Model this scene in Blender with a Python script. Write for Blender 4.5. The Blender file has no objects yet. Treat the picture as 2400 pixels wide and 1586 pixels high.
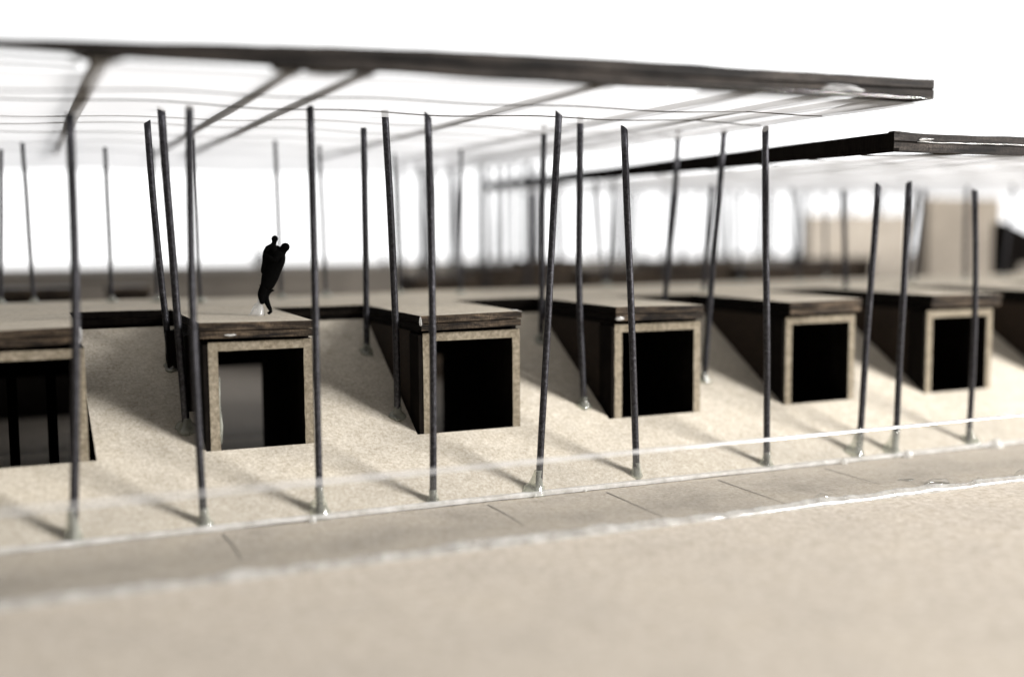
import bpy, bmesh, math, random
from mathutils import Vector, Matrix, noise
random.seed(11)
S = bpy.context.scene
COL = S.collection

# ------------------------------------------------------------------ camera
cam_d = bpy.data.cameras.new('camera')
cam = bpy.data.objects.new('camera', cam_d); COL.objects.link(cam)
S.camera = cam
cr = Vector((0.91738697, -0.39793425, -0.00703369))
cu = Vector((0.04364121, 0.08301167, 0.99559254))
cf = Vector((0.3955965, 0.91365059, -0.09352016))
cam.matrix_world = Matrix(((cr.x, cu.x, -cf.x, 0.0), (cr.y, cu.y, -cf.y, -10.0),
                           (cr.z, cu.z, -cf.z, 2.60966), (0, 0, 0, 1)))
cam_d.sensor_width = 36
cam_d.lens = 2655.15 / 2400 * 36
cam_d.clip_start = 0.1
cam_d.clip_end = 400
cam_d.dof.use_dof = True
cam_d.dof.focus_distance = 11.4
cam_d.dof.aperture_fstop = 0.122
cam_d.dof.aperture_blades = 0

# ------------------------------------------------------------------ world: a blown-out white backdrop behind the model, dim room behind the camera
w = bpy.data.worlds.new('World'); S.world = w; w.use_nodes = True
nt = w.node_tree; nt.nodes.clear()
tc = nt.nodes.new('ShaderNodeTexCoord')
dot = nt.nodes.new('ShaderNodeVectorMath'); dot.operation = 'DOT_PRODUCT'
cdir = Vector((0.44, 0.86, 0.22)).normalized(); dot.inputs[1].default_value = cdir
mr = nt.nodes.new('ShaderNodeMapRange'); mr.interpolation_type = 'SMOOTHSTEP'
mr.inputs['From Min'].default_value = 0.66; mr.inputs['From Max'].default_value = 0.87
mr.inputs['To Min'].default_value = 0.012; mr.inputs['To Max'].default_value = 1.7
bg = nt.nodes.new('ShaderNodeBackground'); bg.inputs['Color'].default_value = (1, 1, 1, 1)
wo = nt.nodes.new('ShaderNodeOutputWorld')
nt.links.new(tc.outputs['Generated'], dot.inputs[0])
nt.links.new(dot.outputs['Value'], mr.inputs['Value'])
nt.links.new(mr.outputs['Result'], bg.inputs['Strength'])
nt.links.new(bg.outputs[0], wo.inputs['Surface'])

# ------------------------------------------------------------------ key lamp: one big soft studio lamp, front right
ld = bpy.data.lights.new('studio_lamp', 'AREA'); ld.shape = 'DISK'; ld.size = 13.5
ld.energy = 50500; ld.color = (1.0, 0.976, 0.952)
lamp = bpy.data.objects.new('studio_lamp', ld); COL.objects.link(lamp)
ldir = Vector((0.70, -0.61, 0.43)).normalized()
lamp.location = Vector((5, 1, 0.8)) + ldir * 45
lamp.rotation_euler = (-ldir).to_track_quat('-Z', 'Y').to_euler()

S.view_settings.view_transform = 'Standard'
S.view_settings.look = 'None'
S.view_settings.exposure = 0.0
S.view_settings.gamma = 1.0
S.view_settings.use_curve_mapping = False
S.render.engine = 'CYCLES'
S.cycles.max_bounces = 8
S.cycles.transparent_max_bounces = 24
S.cycles.use_denoising = True

# ------------------------------------------------------------------ materials
def new_mat(name):
    m = bpy.data.materials.new(name); m.use_nodes = True
    n = m.node_tree; n.nodes.clear()
    out = n.nodes.new('ShaderNodeOutputMaterial')
    return m, n, out

def tex_noise(n, coord, scale, detail=4, rough=0.55, stretch=None, dist=0.0):
    t = n.nodes.new('ShaderNodeTexNoise')
    t.inputs['Scale'].default_value = scale; t.inputs['Detail'].default_value = detail
    t.inputs['Roughness'].default_value = rough; t.inputs['Distortion'].default_value = dist
    if stretch:
        mp = n.nodes.new('ShaderNodeMapping'); mp.inputs['Scale'].default_value = stretch
        n.links.new(coord, mp.inputs['Vector']); n.links.new(mp.outputs[0], t.inputs['Vector'])
    else:
        n.links.new(coord, t.inputs['Vector'])
    return t.outputs['Fac']

def ramp(n, fac, stops):
    r = n.nodes.new('ShaderNodeValToRGB')
    e = r.color_ramp.elements
    e[0].position, e[0].color = stops[0][0], (*stops[0][1], 1)
    e[1].position, e[1].color = stops[-1][0], (*stops[-1][1], 1)
    for p, c in stops[1:-1]:
        k = e.new(p); k.color = (*c, 1)
    n.links.new(fac, r.inputs['Fac'])
    return r.outputs['Color']

def mixc(n, mode, fac, a, b):
    m = n.nodes.new('ShaderNodeMix'); m.data_type = 'RGBA'; m.blend_type = mode
    if isinstance(fac, float): m.inputs[0].default_value = fac
    else: n.links.new(fac, m.inputs[0])
    for k, v in ((6, a), (7, b)):
        if isinstance(v, tuple): m.inputs[k].default_value = (*v, 1)
        else: n.links.new(v, m.inputs[k])
    return m.outputs[2]

def chipboard(name, dark, mid, light, fine=70, bump=0.25, rough=0.85, blotch=0.35, grain_mul=1.0, mott=0.7):
    m, n, out = new_mat(name)
    tcn = n.nodes.new('ShaderNodeTexCoord'); co = tcn.outputs['Object']
    f1 = tex_noise(n, co, fine * .45, 5, 0.65)
    base = ramp(n, f1, [(0.32, dark), (0.5, mid), (0.68, light)])
    # fibres: short stretched flecks in two directions
    f2 = tex_noise(n, co, fine * 0.8, 3, 0.6, (1.0, 0.28, 1.0), 1.2)
    fl = ramp(n, f2, [(0.32, (0.76, 0.73, 0.68)), (0.46, (1, 1, 1)), (0.62, (1, 1, 1)), (0.74, (1.16, 1.14, 1.1))])
    c = mixc(n, 'MULTIPLY', 0.8 * grain_mul, base, fl)
    f3 = tex_noise(n, co, fine * 0.9, 2, 0.5, (0.3, 1.0, 0.7), 2.0)
    fl2 = ramp(n, f3, [(0.24, (0.62, 0.57, 0.5)), (0.34, (1, 1, 1)), (0.9, (1, 1, 1))])
    c = mixc(n, 'MULTIPLY', 0.7 * grain_mul, c, fl2)
    f4 = tex_noise(n, co, 1.3, 4, 0.6)
    bl = ramp(n, f4, [(0.3, (1 - blotch * .5,) * 3), (0.5, (1, 1, 1)), (0.75, (1 + blotch * .2, 1 + blotch * .18, 1 + blotch * .1))])
    c = mixc(n, 'MULTIPLY', 0.8, c, bl)
    f5 = tex_noise(n, co, 9, 3, 0.6)
    bl2 = ramp(n, f5, [(0.3, (0.86, 0.83, 0.78)), (0.7, (1.08, 1.07, 1.06))])
    c = mixc(n, 'MULTIPLY', mott, c, bl2)
    p = n.nodes.new('ShaderNodeBsdfPrincipled')
    n.links.new(c, p.inputs['Base Color']); p.inputs['Roughness'].default_value = rough
    p.inputs['Specular IOR Level'].default_value = 0.25
    b = n.nodes.new('ShaderNodeBump'); b.inputs['Strength'].default_value = bump; b.inputs['Distance'].default_value = 0.02
    n.links.new(f1, b.inputs['Height']); n.links.new(b.outputs[0], p.inputs['Normal'])
    n.links.new(p.outputs[0], out.inputs['Surface'])
    return m

def burnt(name, dark, light, rough=0.6, stretch=(1, 1, 0.12), scale=60, spec=0.3, streak=None):
    m, n, out = new_mat(name)
    tcn = n.nodes.new('ShaderNodeTexCoord'); co = tcn.outputs['Object']
    f = tex_noise(n, co, scale, 4, 0.65, stretch)
    c = ramp(n, f, [(0.3, dark), (0.72, light)])
    f2 = tex_noise(n, co, 5, 3, 0.6)
    c = mixc(n, 'MULTIPLY', 0.8, c, ramp(n, f2, [(0.3, (0.5, 0.48, 0.46)), (0.7, (1.25, 1.25, 1.25))]))
    if streak:
        f3 = tex_noise(n, co, streak[0], 5, 0.6, streak[1], 0.4)
        c = mixc(n, 'MULTIPLY', 1.0, c, ramp(n, f3, [(0.36, (0.10, 0.09, 0.10)), (0.5, (0.8, 0.78, 0.75)), (0.66, (2.0, 1.95, 1.85))]))
    p = n.nodes.new('ShaderNodeBsdfPrincipled'); n.links.new(c, p.inputs['Base Color'])
    p.inputs['Roughness'].default_value = rough; p.inputs['Specular IOR Level'].default_value = spec
    b = n.nodes.new('ShaderNodeBump'); b.inputs['Strength'].default_value = 0.3; b.inputs['Distance'].default_value = 0.02
    n.links.new(f, b.inputs['Height']); n.links.new(b.outputs[0], p.inputs['Normal'])
    n.links.new(p.outputs[0], out.inputs['Surface'])
    return m

M_board = chipboard('chipboard', (0.40, 0.362, 0.298), (0.50, 0.462, 0.395), (0.60, 0.563, 0.495))
M_ground = chipboard('base_chipboard', (0.41, 0.370, 0.318), (0.50, 0.458, 0.402), (0.59, 0.548, 0.49), fine=42, bump=0.15, blotch=0.2, mott=1.0)
M_deck = chipboard('deck_chipboard', (0.44, 0.395, 0.32), (0.53, 0.485, 0.405), (0.62, 0.575, 0.50), fine=60)
M_frame = chipboard('cut_chipboard', (0.17, 0.145, 0.105), (0.25, 0.218, 0.165), (0.35, 0.31, 0.245), fine=55, bump=0.4, blotch=0.3)
M_side = chipboard('shaded_side_board', (0.014, 0.009, 0.006), (0.025, 0.016, 0.010), (0.040, 0.026, 0.016), fine=55, blotch=0.6)  # chipboard darkened in colour to stand for shade on the left walls
M_edge = burnt('laser_cut_edge', (0.016, 0.011, 0.008), (0.115, 0.088, 0.063), stretch=(1, 1, 0.3), scale=95, spec=0.15, streak=(2.2, (1.2, 1.2, 9.0)))
M_black = burnt('char_and_shade_black', (0.004, 0.003, 0.003), (0.012, 0.010, 0.008), 0.9, spec=0.05)  # charred edges, plus faces whose shade is put into the colour
M_roofedge = burnt('weathered_grey_edge', (0.006, 0.005, 0.005), (0.055, 0.047, 0.042), 0.65, (1.0, 1.0, 1.0), 55, spec=0.15, streak=(1.5, (0.7, 0.7, 9.0)))
M_rod_roof = burnt('roof_beam_card', (0.04, 0.034, 0.026), (0.09, 0.077, 0.06), 0.8)
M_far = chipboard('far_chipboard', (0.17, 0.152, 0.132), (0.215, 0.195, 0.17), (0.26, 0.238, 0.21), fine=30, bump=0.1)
M_cream = chipboard('cream_board', (0.46, 0.405, 0.335), (0.51, 0.455, 0.385), (0.56, 0.505, 0.435), fine=20, bump=0.1)

def wire_mat():
    m, n, out = new_mat('black_wire')
    tcn = n.nodes.new('ShaderNodeTexCoord'); co = tcn.outputs['Object']
    f = tex_noise(n, co, 34, 5, 0.75)
    c = ramp(n, f, [(0.35, (0.028, 0.028, 0.032)), (0.6, (0.085, 0.084, 0.094)), (0.8, (0.27, 0.265, 0.285))])
    p = n.nodes.new('ShaderNodeBsdfPrincipled'); n.links.new(c, p.inputs['Base Color'])
    rr = ramp(n, f, [(0.3, (0.32,) * 3), (0.7, (0.5,) * 3)])
    n.links.new(rr, p.inputs['Roughness'])
    p.inputs['Metallic'].default_value = 0.9
    p.inputs['Specular IOR Level'].default_value = 0.5
    b = n.nodes.new('ShaderNodeBump'); b.inputs['Strength'].default_value = 0.35; b.inputs['Distance'].default_value = 0.01
    f2 = tex_noise(n, co, 90, 3, 0.6)
    n.links.new(f2, b.inputs['Height']); n.links.new(b.outputs[0], p.inputs['Normal'])
    n.links.new(p.outputs[0], out.inputs['Surface'])
    return m
M_wire = wire_mat()

def plain(name, col, rough=0.5, metal=0.0, spec=0.5):
    m, n, out = new_mat(name)
    tcn = n.nodes.new('ShaderNodeTexCoord')
    f = tex_noise(n, tcn.outputs['Object'], 25, 3)
    c = mixc(n, 'MULTIPLY', 0.6, col, ramp(n, f, [(0.3, (0.75,) * 3), (0.7, (1.2,) * 3)]))
    p = n.nodes.new('ShaderNodeBsdfPrincipled'); n.links.new(c, p.inputs['Base Color'])
    p.inputs['Roughness'].default_value = rough; p.inputs['Metallic'].default_value = metal
    p.inputs['Specular IOR Level'].default_value = spec
    n.links.new(p.outputs[0], out.inputs['Surface'])
    return m
M_figure = plain('black_figure_card', (0.004, 0.004, 0.004), 0.95, 0, 0.02)
M_cut = plain('bright_cut_metal', (0.35, 0.34, 0.33), 0.45, 0.5)
M_pencil = plain('pencil_line', (0.20, 0.178, 0.155), 0.7)

def clear_mat(name, tint, gloss, rough, milky=0.0, milk_col=(0.8, 0.82, 0.78)):
    m, n, out = new_mat(name)
    tr = n.nodes.new('ShaderNodeBsdfTransparent'); tr.inputs['Color'].default_value = (*tint, 1)
    gl = n.nodes.new('ShaderNodeBsdfGlossy'); gl.inputs['Roughness'].default_value = rough
    lw = n.nodes.new('ShaderNodeLayerWeight'); lw.inputs['Blend'].default_value = 0.5
    pw = n.nodes.new('ShaderNodeMath'); pw.operation = 'POWER'; pw.inputs[1].default_value = 4.0
    n.links.new(lw.outputs['Facing'], pw.inputs[0])
    mu = n.nodes.new('ShaderNodeMath'); mu.operation = 'MULTIPLY_ADD'; mu.use_clamp = True
    mu.inputs[1].default_value = 0.45 * gloss; mu.inputs[2].default_value = 0.04 * gloss
    n.links.new(pw.outputs[0], mu.inputs[0])
    base = tr.outputs[0]
    if milky:
        df = n.nodes.new('ShaderNodeBsdfDiffuse'); df.inputs['Color'].default_value = (*milk_col, 1)
        tl = n.nodes.new('ShaderNodeBsdfTranslucent'); tl.inputs['Color'].default_value = (*milk_col, 1)
        a = n.nodes.new('ShaderNodeMixShader'); a.inputs[0].default_value = 0.5
        n.links.new(df.outputs[0], a.inputs[1]); n.links.new(tl.outputs[0], a.inputs[2])
        tcn = n.nodes.new('ShaderNodeTexCoord')
        f = tex_noise(n, tcn.outputs['Object'], 6, 4, 0.6)
        mrn = n.nodes.new('ShaderNodeMapRange')
        mrn.inputs['From Min'].default_value = 0.3; mrn.inputs['From Max'].default_value = 0.7
        mrn.inputs['To Min'].default_value = milky * 0.45; mrn.inputs['To Max'].default_value = min(1, milky * 1.5)
        n.links.new(f, mrn.inputs['Value'])
        b = n.nodes.new('ShaderNodeMixShader'); n.links.new(mrn.outputs[0], b.inputs[0])
        n.links.new(tr.outputs[0], b.inputs[1]); n.links.new(a.outputs[0], b.inputs[2])
        base = b.outputs[0]
    mx = n.nodes.new('ShaderNodeMixShader')
    n.links.new(mu.outputs[0], mx.inputs[0]); n.links.new(base, mx.inputs[1]); n.links.new(gl.outputs[0], mx.inputs[2])
    n.links.new(mx.outputs[0], out.inputs['Surface'])
    return m
M_acrylic = clear_mat('clear_acrylic', (0.93, 0.93, 0.93), 0.6, 0.03, 0.02)
M_acr_edge = clear_mat('acrylic_sawn_edge', (0.97, 0.98, 0.97), 1.6, 0.2, 0.95, (0.95, 0.95, 0.96))
M_glue = clear_mat('hot_glue', (0.93, 0.94, 0.90), 1.8, 0.08, 0.34, (0.86, 0.88, 0.78))
M_gluewhite = clear_mat('milky_glue', (0.95, 0.95, 0.94), 1.3, 0.15, 0.66, (0.97, 0.97, 0.96))
M_strip = clear_mat('white_strip_edge', (0.95, 0.95, 0.94), 1.0, 0.25, 0.95, (0.97, 0.97, 0.97))
M_bead = clear_mat('bead_glue', (0.97, 0.97, 0.96), 1.3, 0.15, 0.45, (0.97, 0.97, 0.96))
M_smear = clear_mat('smeared_glue', (0.9, 0.9, 0.9), 0.8, 0.3, 0.28, (0.30, 0.29, 0.285))
M_ledge = chipboard('ledge_chipboard', (0.38, 0.342, 0.29), (0.46, 0.42, 0.362), (0.54, 0.498, 0.438), fine=55, bump=0.12, blotch=0.5)
M_clearglue = clear_mat('clear_glue', (0.97, 0.97, 0.96), 2.2, 0.05, 0.03)

def paper_mat():
    m, n, out = new_mat('tracing_paper')
    tcn = n.nodes.new('ShaderNodeTexCoord')
    f = tex_noise(n, tcn.outputs['Object'], 1.7, 3, 0.5)
    tr = n.nodes.new('ShaderNodeBsdfTransparent'); tr.inputs['Color'].default_value = (0.97, 0.97, 0.98, 1)
    tl = n.nodes.new('ShaderNodeBsdfTranslucent'); tl.inputs['Color'].default_value = (0.93, 0.93, 0.94, 1)
    df = n.nodes.new('ShaderNodeBsdfDiffuse'); df.inputs['Color'].default_value = (0.9, 0.9, 0.91, 1)
    a = n.nodes.new('ShaderNodeMixShader'); a.inputs[0].default_value = 0.3
    n.links.new(tl.outputs[0], a.inputs[1]); n.links.new(df.outputs[0], a.inputs[2])
    mrn = n.nodes.new('ShaderNodeMapRange')
    mrn.inputs['From Min'].default_value = 0.3; mrn.inputs['From Max'].default_value = 0.7
    mrn.inputs['To Min'].default_value = 0.64; mrn.inputs['To Max'].default_value = 0.72
    n.links.new(f, mrn.inputs['Value'])
    b = n.nodes.new('ShaderNodeMixShader'); n.links.new(mrn.outputs[0], b.inputs[0])
    n.links.new(tr.outputs[0], b.inputs[1]); n.links.new(a.outputs[0], b.inputs[2])
    n.links.new(b.outputs[0], out.inputs['Surface'])
    return m
M_paper = paper_mat()

# ------------------------------------------------------------------ helpers
def tag(o, label=None, cat=None, group=None, kind=None):
    if label: o['label'] = label
    if cat: o['category'] = cat
    if group: o['group'] = group
    if kind: o['kind'] = kind
    return o

def empty(name, loc=(0, 0, 0)):
    o = bpy.data.objects.new(name, None); COL.objects.link(o); o.location = loc; o.empty_display_size = 0.1
    return o

def obj(name, bm, mats, parent=None, smooth=False):
    me = bpy.data.meshes.new(name)
    bmesh.ops.recalc_face_normals(bm, faces=bm.faces)
    bm.to_mesh(me); bm.free()
    if not isinstance(mats, (list, tuple)): mats = [mats]
    for m in mats: me.materials.append(m)
    if smooth:
        for p in me.polygons: p.use_smooth = True
    o = bpy.data.objects.new(name, me); COL.objects.link(o)
    if parent is not None:
        o.parent = parent
        o.matrix_parent_inverse = Matrix.Translation(parent.location).inverted()
    return o

def box(bm, x0, x1, y0, y1, z0, z1, mi=0, bev=0.0):
    vs = [bm.verts.new((x, y, z)) for z in (z0, z1) for y in (y0, y1) for x in (x0, x1)]
    q = [(0, 1, 3, 2), (4, 5, 7, 6), (0, 1, 5, 4), (2, 3, 7, 6), (0, 2, 6, 4), (1, 3, 7, 5)]
    fs = [bm.faces.new([vs[i] for i in f]) for f in q]
    for f in fs: f.material_index = mi
    if bev:
        es = {e for f in fs for e in f.edges}
        r = bmesh.ops.bevel(bm, geom=list(es), offset=bev, segments=2, affect='EDGES', profile=0.6)
        for f in r['faces']: f.material_index = mi
    return vs

def wob(v, amp, sc, seed=0.0):
    n = noise.noise_vector(Vector((v[0] * sc + seed, v[1] * sc - seed, v[2] * sc + 3.3 * seed)))
    return n * amp

def densify(pts, step):
    out = []
    for i in range(len(pts)):
        a = Vector(pts[i]); b = Vector(pts[(i + 1) % len(pts)])
        k = max(1, int((b - a).length / step))
        for j in range(k): out.append(a.lerp(b, j / k))
    return out

def prism(bm, pts, z0, z1, step=0.25, amp=0.0, seed=0.0, mt=0, ms=1, zf=None):
    """extruded outline in XY; zf(x,y) may lift the top and bottom"""
    pp = densify([Vector((p[0], p[1], 0)) for p in pts], step)
    ring = []
    for p in pp:
        q = p + (Vector((wob(p, amp, 5, seed)[0], wob(p, amp, 5, seed)[1], 0)) if amp else Vector())
        ring.append(q)
    h = (lambda x, y: zf(x, y)) if zf else (lambda x, y: 0)
    lo = [bm.verts.new((q.x, q.y, z0 + h(q.x, q.y))) for q in ring]
    hi = [bm.verts.new((q.x, q.y, z1 + h(q.x, q.y))) for q in ring]
    f = bm.faces.new(hi); f.material_index = mt
    f = bm.faces.new(lo[::-1]); f.material_index = ms
    n = len(ring)
    for i in range(n):
        j = (i + 1) % n
        f = bm.faces.new((lo[i], lo[j], hi[j], hi[i])); f.material_index = ms

def tube(bm, pts, rad, seg=10, mi=0, capslant=None, squash=1.0):
    """round tube through pts, rad a number or list"""
    P = [Vector(p) for p in pts]
    if not isinstance(rad, (list, tuple)): rad = [rad] * len(P)
    rings = []
    for i, p in enumerate(P):
        d = (P[min(i + 1, len(P) - 1)] - P[max(i - 1, 0)]).normalized()
        ref = Vector((1, 0, 0)) if abs(d.x) < 0.8 else Vector((0, 0, 1))
        a = d.cross(ref).normalized(); b = d.cross(a).normalized()
        rg = []
        for k in range(seg):
            t = 2 * math.pi * k / seg
            v = p + (a * math.cos(t) + b * math.sin(t) * squash) * rad[i]
            if capslant and i == len(P) - 1:
                v += d * (capslant[0] * math.cos(t) + capslant[1] * math.sin(t))
            rg.append(bm.verts.new(v))
        rings.append(rg)
    for i in range(len(rings) - 1):
        for k in range(seg):
            f = bm.faces.new((rings[i][k], rings[i][(k + 1) % seg], rings[i + 1][(k + 1) % seg], rings[i + 1][k]))
            f.material_index = mi
    f = bm.faces.new(rings[0][::-1]); f.material_index = mi
    f = bm.faces.new(rings[-1]); f.material_index = mi + 1 if capslant else mi
    return rings

def blob(bm, c, rx, ry, rz, seed=0, amp=0.15, sub=3, mi=0, floor=None):
    r = bmesh.ops.create_icosphere(bm, subdivisions=sub, radius=1.0)
    for v in r['verts']:
        n = noise.noise(v.co * 1.3 + Vector((seed * 7.1, seed * 3.3, -seed * 5.7)))
        s = 1 + amp * n * 2
        v.co = Vector((c[0] + v.co.x * rx * s, c[1] + v.co.y * ry * s, c[2] + v.co.z * rz * s))
        if floor is not None:
            fz = floor(v.co.x, v.co.y) - 0.004
            if v.co.z < fz: v.co.z = fz
    for f in bm.faces:
        pass

AL = 0.51886
TA = math.tan(AL)
rampz = lambda x, y: y * TA
ZD = 1.776            # deck top
BY = 0.96             # face of the housings

# ------------------------------------------------------------------ the ground: chipboard base sheet
bm = bmesh.new()
nx, ny = 110, 60
x0, x1, y0, y1 = -30, 75, -12, 50
vs = [[bm.verts.new((x0 + (x1 - x0) * i / nx, y0 + (y1 - y0) * j / ny, 0)) for i in range(nx + 1)] for j in range(ny + 1)]
for j in range(ny):
    for i in range(nx): bm.faces.new((vs[j][i], vs[j][i + 1], vs[j + 1][i + 1], vs[j + 1][i]))
tag(obj('ground', bm, M_ground), kind='structure')

# housings: x0,x1 of the faces, hole left/right margins at the front of the ramp
HX = [(-0.85, 0.505), (1.555, 2.60), (3.705, 4.835), (5.945, 7.09), (8.24, 9.30), (10.40, 11.53), (12.66, 13.72)]
FX = [(-0.95, 0.462), (1.515, 2.600), (3.705, 4.825), (5.95, 7.075), (8.27, 9.335), (10.44, 11.60), (12.68, 13.80)]

# ------------------------------------------------------------------ the sloping board between ground and deck
bm = bmesh.new()
def rquad(pts, mi=0):
    f = bm.faces.new([bm.verts.new((x, y, rampz(x, y) + dz)) for x, y, dz in pts]); f.material_index = mi
TH = -0.06
def rstrip(xa0, xb0, ya, xa1, xb1, yb_, front=True):
    """a piece of the board: front edge xa0..xb0 at ya, back edge xa1..xb1 at yb_"""
    n = 14
    top = []
    for j in range(n + 1):
        t = j / n; y = ya + (yb_ - ya) * t; xa = xa0 + (xa1 - xa0) * t; xb = xb0 + (xb1 - xb0) * t
        top.append((bm.verts.new((xa, y, rampz(0, y))), bm.verts.new((xb, y, rampz(0, y))),
                    bm.verts.new((xa, y, rampz(0, y) + TH)), bm.verts.new((xb, y, rampz(0, y) + TH))))
    for j in range(n):
        a, b = top[j], top[j + 1]
        bm.faces.new((a[0], a[1], b[1], b[0]))
        f = bm.faces.new((a[0], b[0], b[2], a[2])); f.material_index = 1
        f = bm.faces.new((a[1], a[3], b[3], b[1])); f.material_index = 1
    if front:
        f = bm.faces.new((top[0][0], top[0][2], top[0][3], top[0][1])); f.material_index = 1
rstrip(-6, 34, 0.02, -6, 34, BY - 0.008)
xs = [-6] + [v for h in HX for v in h] + [34]
mar = {0: (0.0, 0.065), 1: (0.0, 0.0), 2: (0.03, 0.0), 3: (0.04, 0.0), 4: (0.0, 0.0), 5: (0.0, 0.0), 6: (0, 0)}
gaps = [(HX[i][1] + mar[i][1], HX[i][1], HX[i + 1][0] - mar[i + 1][0], HX[i + 1][0]) for i in range(6)]
gaps.append((13.72, 13.72, 34, 34))
gaps.append((-6, -6, -0.85, -0.85))
for (fa, ba, fb, bb) in gaps:
    rstrip(fa, fb, BY - 0.008, ba + 0.004, bb - 0.004, 2.82)
tag(obj('ramp', bm, [M_board, M_black]), kind='structure')

# scrap line: clear plastic strip glued along the foot of the ramp
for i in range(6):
    bm = bmesh.new(); box(bm, HX[i][1] + .01, HX[i + 1][0] - .01, 3.0, 3.03, 0.0, 1.62)  # black strips stand in for the dark void under the deck
    tag(obj('shade_strip', bm, M_black), 'black strip put in for the dark void at the back of the %s gap' % ['first', 'second', 'third', 'fourth', 'fifth', 'sixth'][i], 'board', 'black strips for the void under the deck')
R0 = tag(empty('edge_strip', (5, 0, 0)), 'clear plastic strip glued along the foot of the sloping board', 'plastic strip')
bm = bmesh.new()
n = 420
rows = []
for i in range(n + 1):
    x = -3 + 33 * i / n
    wv = wob((x, 0, 0), 1, 1.6, 2.2); wv2 = wob((x, 0, 0), 1, 7, 5.1)
    zt = 0.058 + wv.x * 0.016 + wv2.y * 0.012
    yb_ = -0.035 + wv.y * 0.012 + wv2.x * 0.006
    zb = 0.020 + max(0, wv.z) * 0.012
    rows.append([bm.verts.new(p) for p in ((x, yb_, zb), (x, yb_ - 0.004, zt * 0.75), (x, yb_ + 0.012, zt), (x, 0.07, 0.07 * TA + 0.012), (x, 0.075, 0.05 * TA))])
for i in range(n):
    for k in range(4): bm.faces.new((rows[i][k], rows[i + 1][k], rows[i + 1][k + 1], rows[i][k + 1]))
obj('strip', bm, M_strip, R0)
for (x, s) in ((2.33, 0.045), (8.35, 0.05), (4.55, .02), (5.1, .02), (9.25, .07), (10.6, .1)):
    bm = bmesh.new(); blob(bm, (x, -0.04, 0.03), s * .7, s * .8, s * 0.9, x, 0.3, 2)
    obj('glue_drip', bm, M_gluewhite, R0, True)

bm = bmesh.new()
vs = [[bm.verts.new((-6 + 40 * i / 40, -1.47 + 1.52 * j / 3, 0.004)) for i in range(41)] for j in range(4)]
for j in range(3):
    for i in range(40): bm.faces.new((vs[j][i], vs[j][i + 1], vs[j + 1][i + 1], vs[j + 1][i]))
tag(obj('path', bm, M_ledge), kind='structure')
# pencil lines on the ground
for (x, ya, yb_, tw) in ((1.52, -0.10, -1.0, .05), (4.02, -0.10, -0.95, .04), (5.30, -0.12, -1.3, 0.0), (6.62, -0.12, -1.35, 0), (8.0, -.12, -1.0, 0)):
    bm = bmesh.new()
    k = 10
    pr = None
    for j in range(k + 1):
        t = j / k; y = ya + (yb_ - ya) * t; xx = x + tw * math.sin(t * 3) * .4
        ww = 0.008 * (1 - 0.6 * t)
        cur = (bm.verts.new((xx - ww, y, 0.008)), bm.verts.new((xx + ww, y, 0.008)))
        if pr: bm.faces.new((pr[0], pr[1], cur[1], cur[0]))
        pr = cur
    names = {1.52: 'curved pencil mark on the base board below the second post from the left',
             4.02: 'wavy pencil mark on the base board just right of the fourth post',
             5.30: 'straight pencil mark on the base board between fifth and sixth posts',
             6.62: 'long straight pencil mark on the base board right of the sixth post',
             8.0: 'faint short pencil mark on the base board left of the paired posts'}
    tag(obj('pencil_mark', bm, M_pencil), names[x], 'pencil mark', 'pencil marks on the base board')

# ------------------------------------------------------------------ standing acrylic sheet in front
A0 = tag(empty('acrylic_sheet', (5, -1.52, 0)), 'low clear acrylic sheet standing on edge in front of the row of wire posts', 'acrylic sheet')
bm = bmesh.new()
AY = -1.52
AH = 0.705
xa, xb = -2.2, 30
def q(pts, mi=0):
    f = bm.faces.new([bm.verts.new(p) for p in pts]); f.material_index = mi
q([(xa, AY, 0.03), (xb, AY, 0.03), (xb, AY, AH - 0.006), (xa, AY, AH - 0.006)])
q([(xa, AY + .045, 0.03), (xb, AY + .045, 0.03), (xb, AY + .045, AH - 0.006), (xa, AY + .045, AH - 0.006)])
obj('pane', bm, M_acrylic, A0)
bm = bmesh.new()
n = 300
rows = []
for i in range(n + 1):
    x = xa + (xb - xa) * i / n
    d = wob((x, 0, 0), 0.004, 3, 1.0)
    rows.append([bm.verts.new(p) for p in ((x, AY - .003, AH - 0.016), (x, AY + .003, AH + d.z), (x, AY + .050, AH + d.z + .004), (x, AY + .055, AH - .012))])
for i in range(n):
    for k in range(3): bm.faces.new((rows[i][k], rows[i + 1][k], rows[i + 1][k + 1], rows[i][k + 1]))
obj('top_edge', bm, M_acr_edge, A0)
bm = bmesh.new()
rows = []
n = 500
for i in range(n + 1):
    x = xa + (xb - xa) * i / n
    d = wob((x, 0, 0), 1, 2.6, 4.0); e = wob((x, 0, 0), 1, 9, 9.0)
    g = 0.05 + 0.035 * max(-0.6, d.x) + 0.02 * e.y
    if 5.2 < x: g *= 0.85
    h = 0.028 + max(0, g * 0.9)
    rows.append([bm.verts.new(p) for p in ((x, AY - 0.004, 0.004), (x, AY - 0.006, 0.026), (x, AY + .05, h), (x, AY + .06 + g * .5, h * .8), (x, AY + .07 + g, 0.012), (x, AY + .075 + g, 0.002))])
for i in range(n):
    for k in range(5): bm.faces.new((rows[i][k], rows[i + 1][k], rows[i + 1][k + 1], rows[i][k + 1]))
obj('foot_glue_bead', bm, M_bead, A0, True)
random.seed(3)
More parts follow.
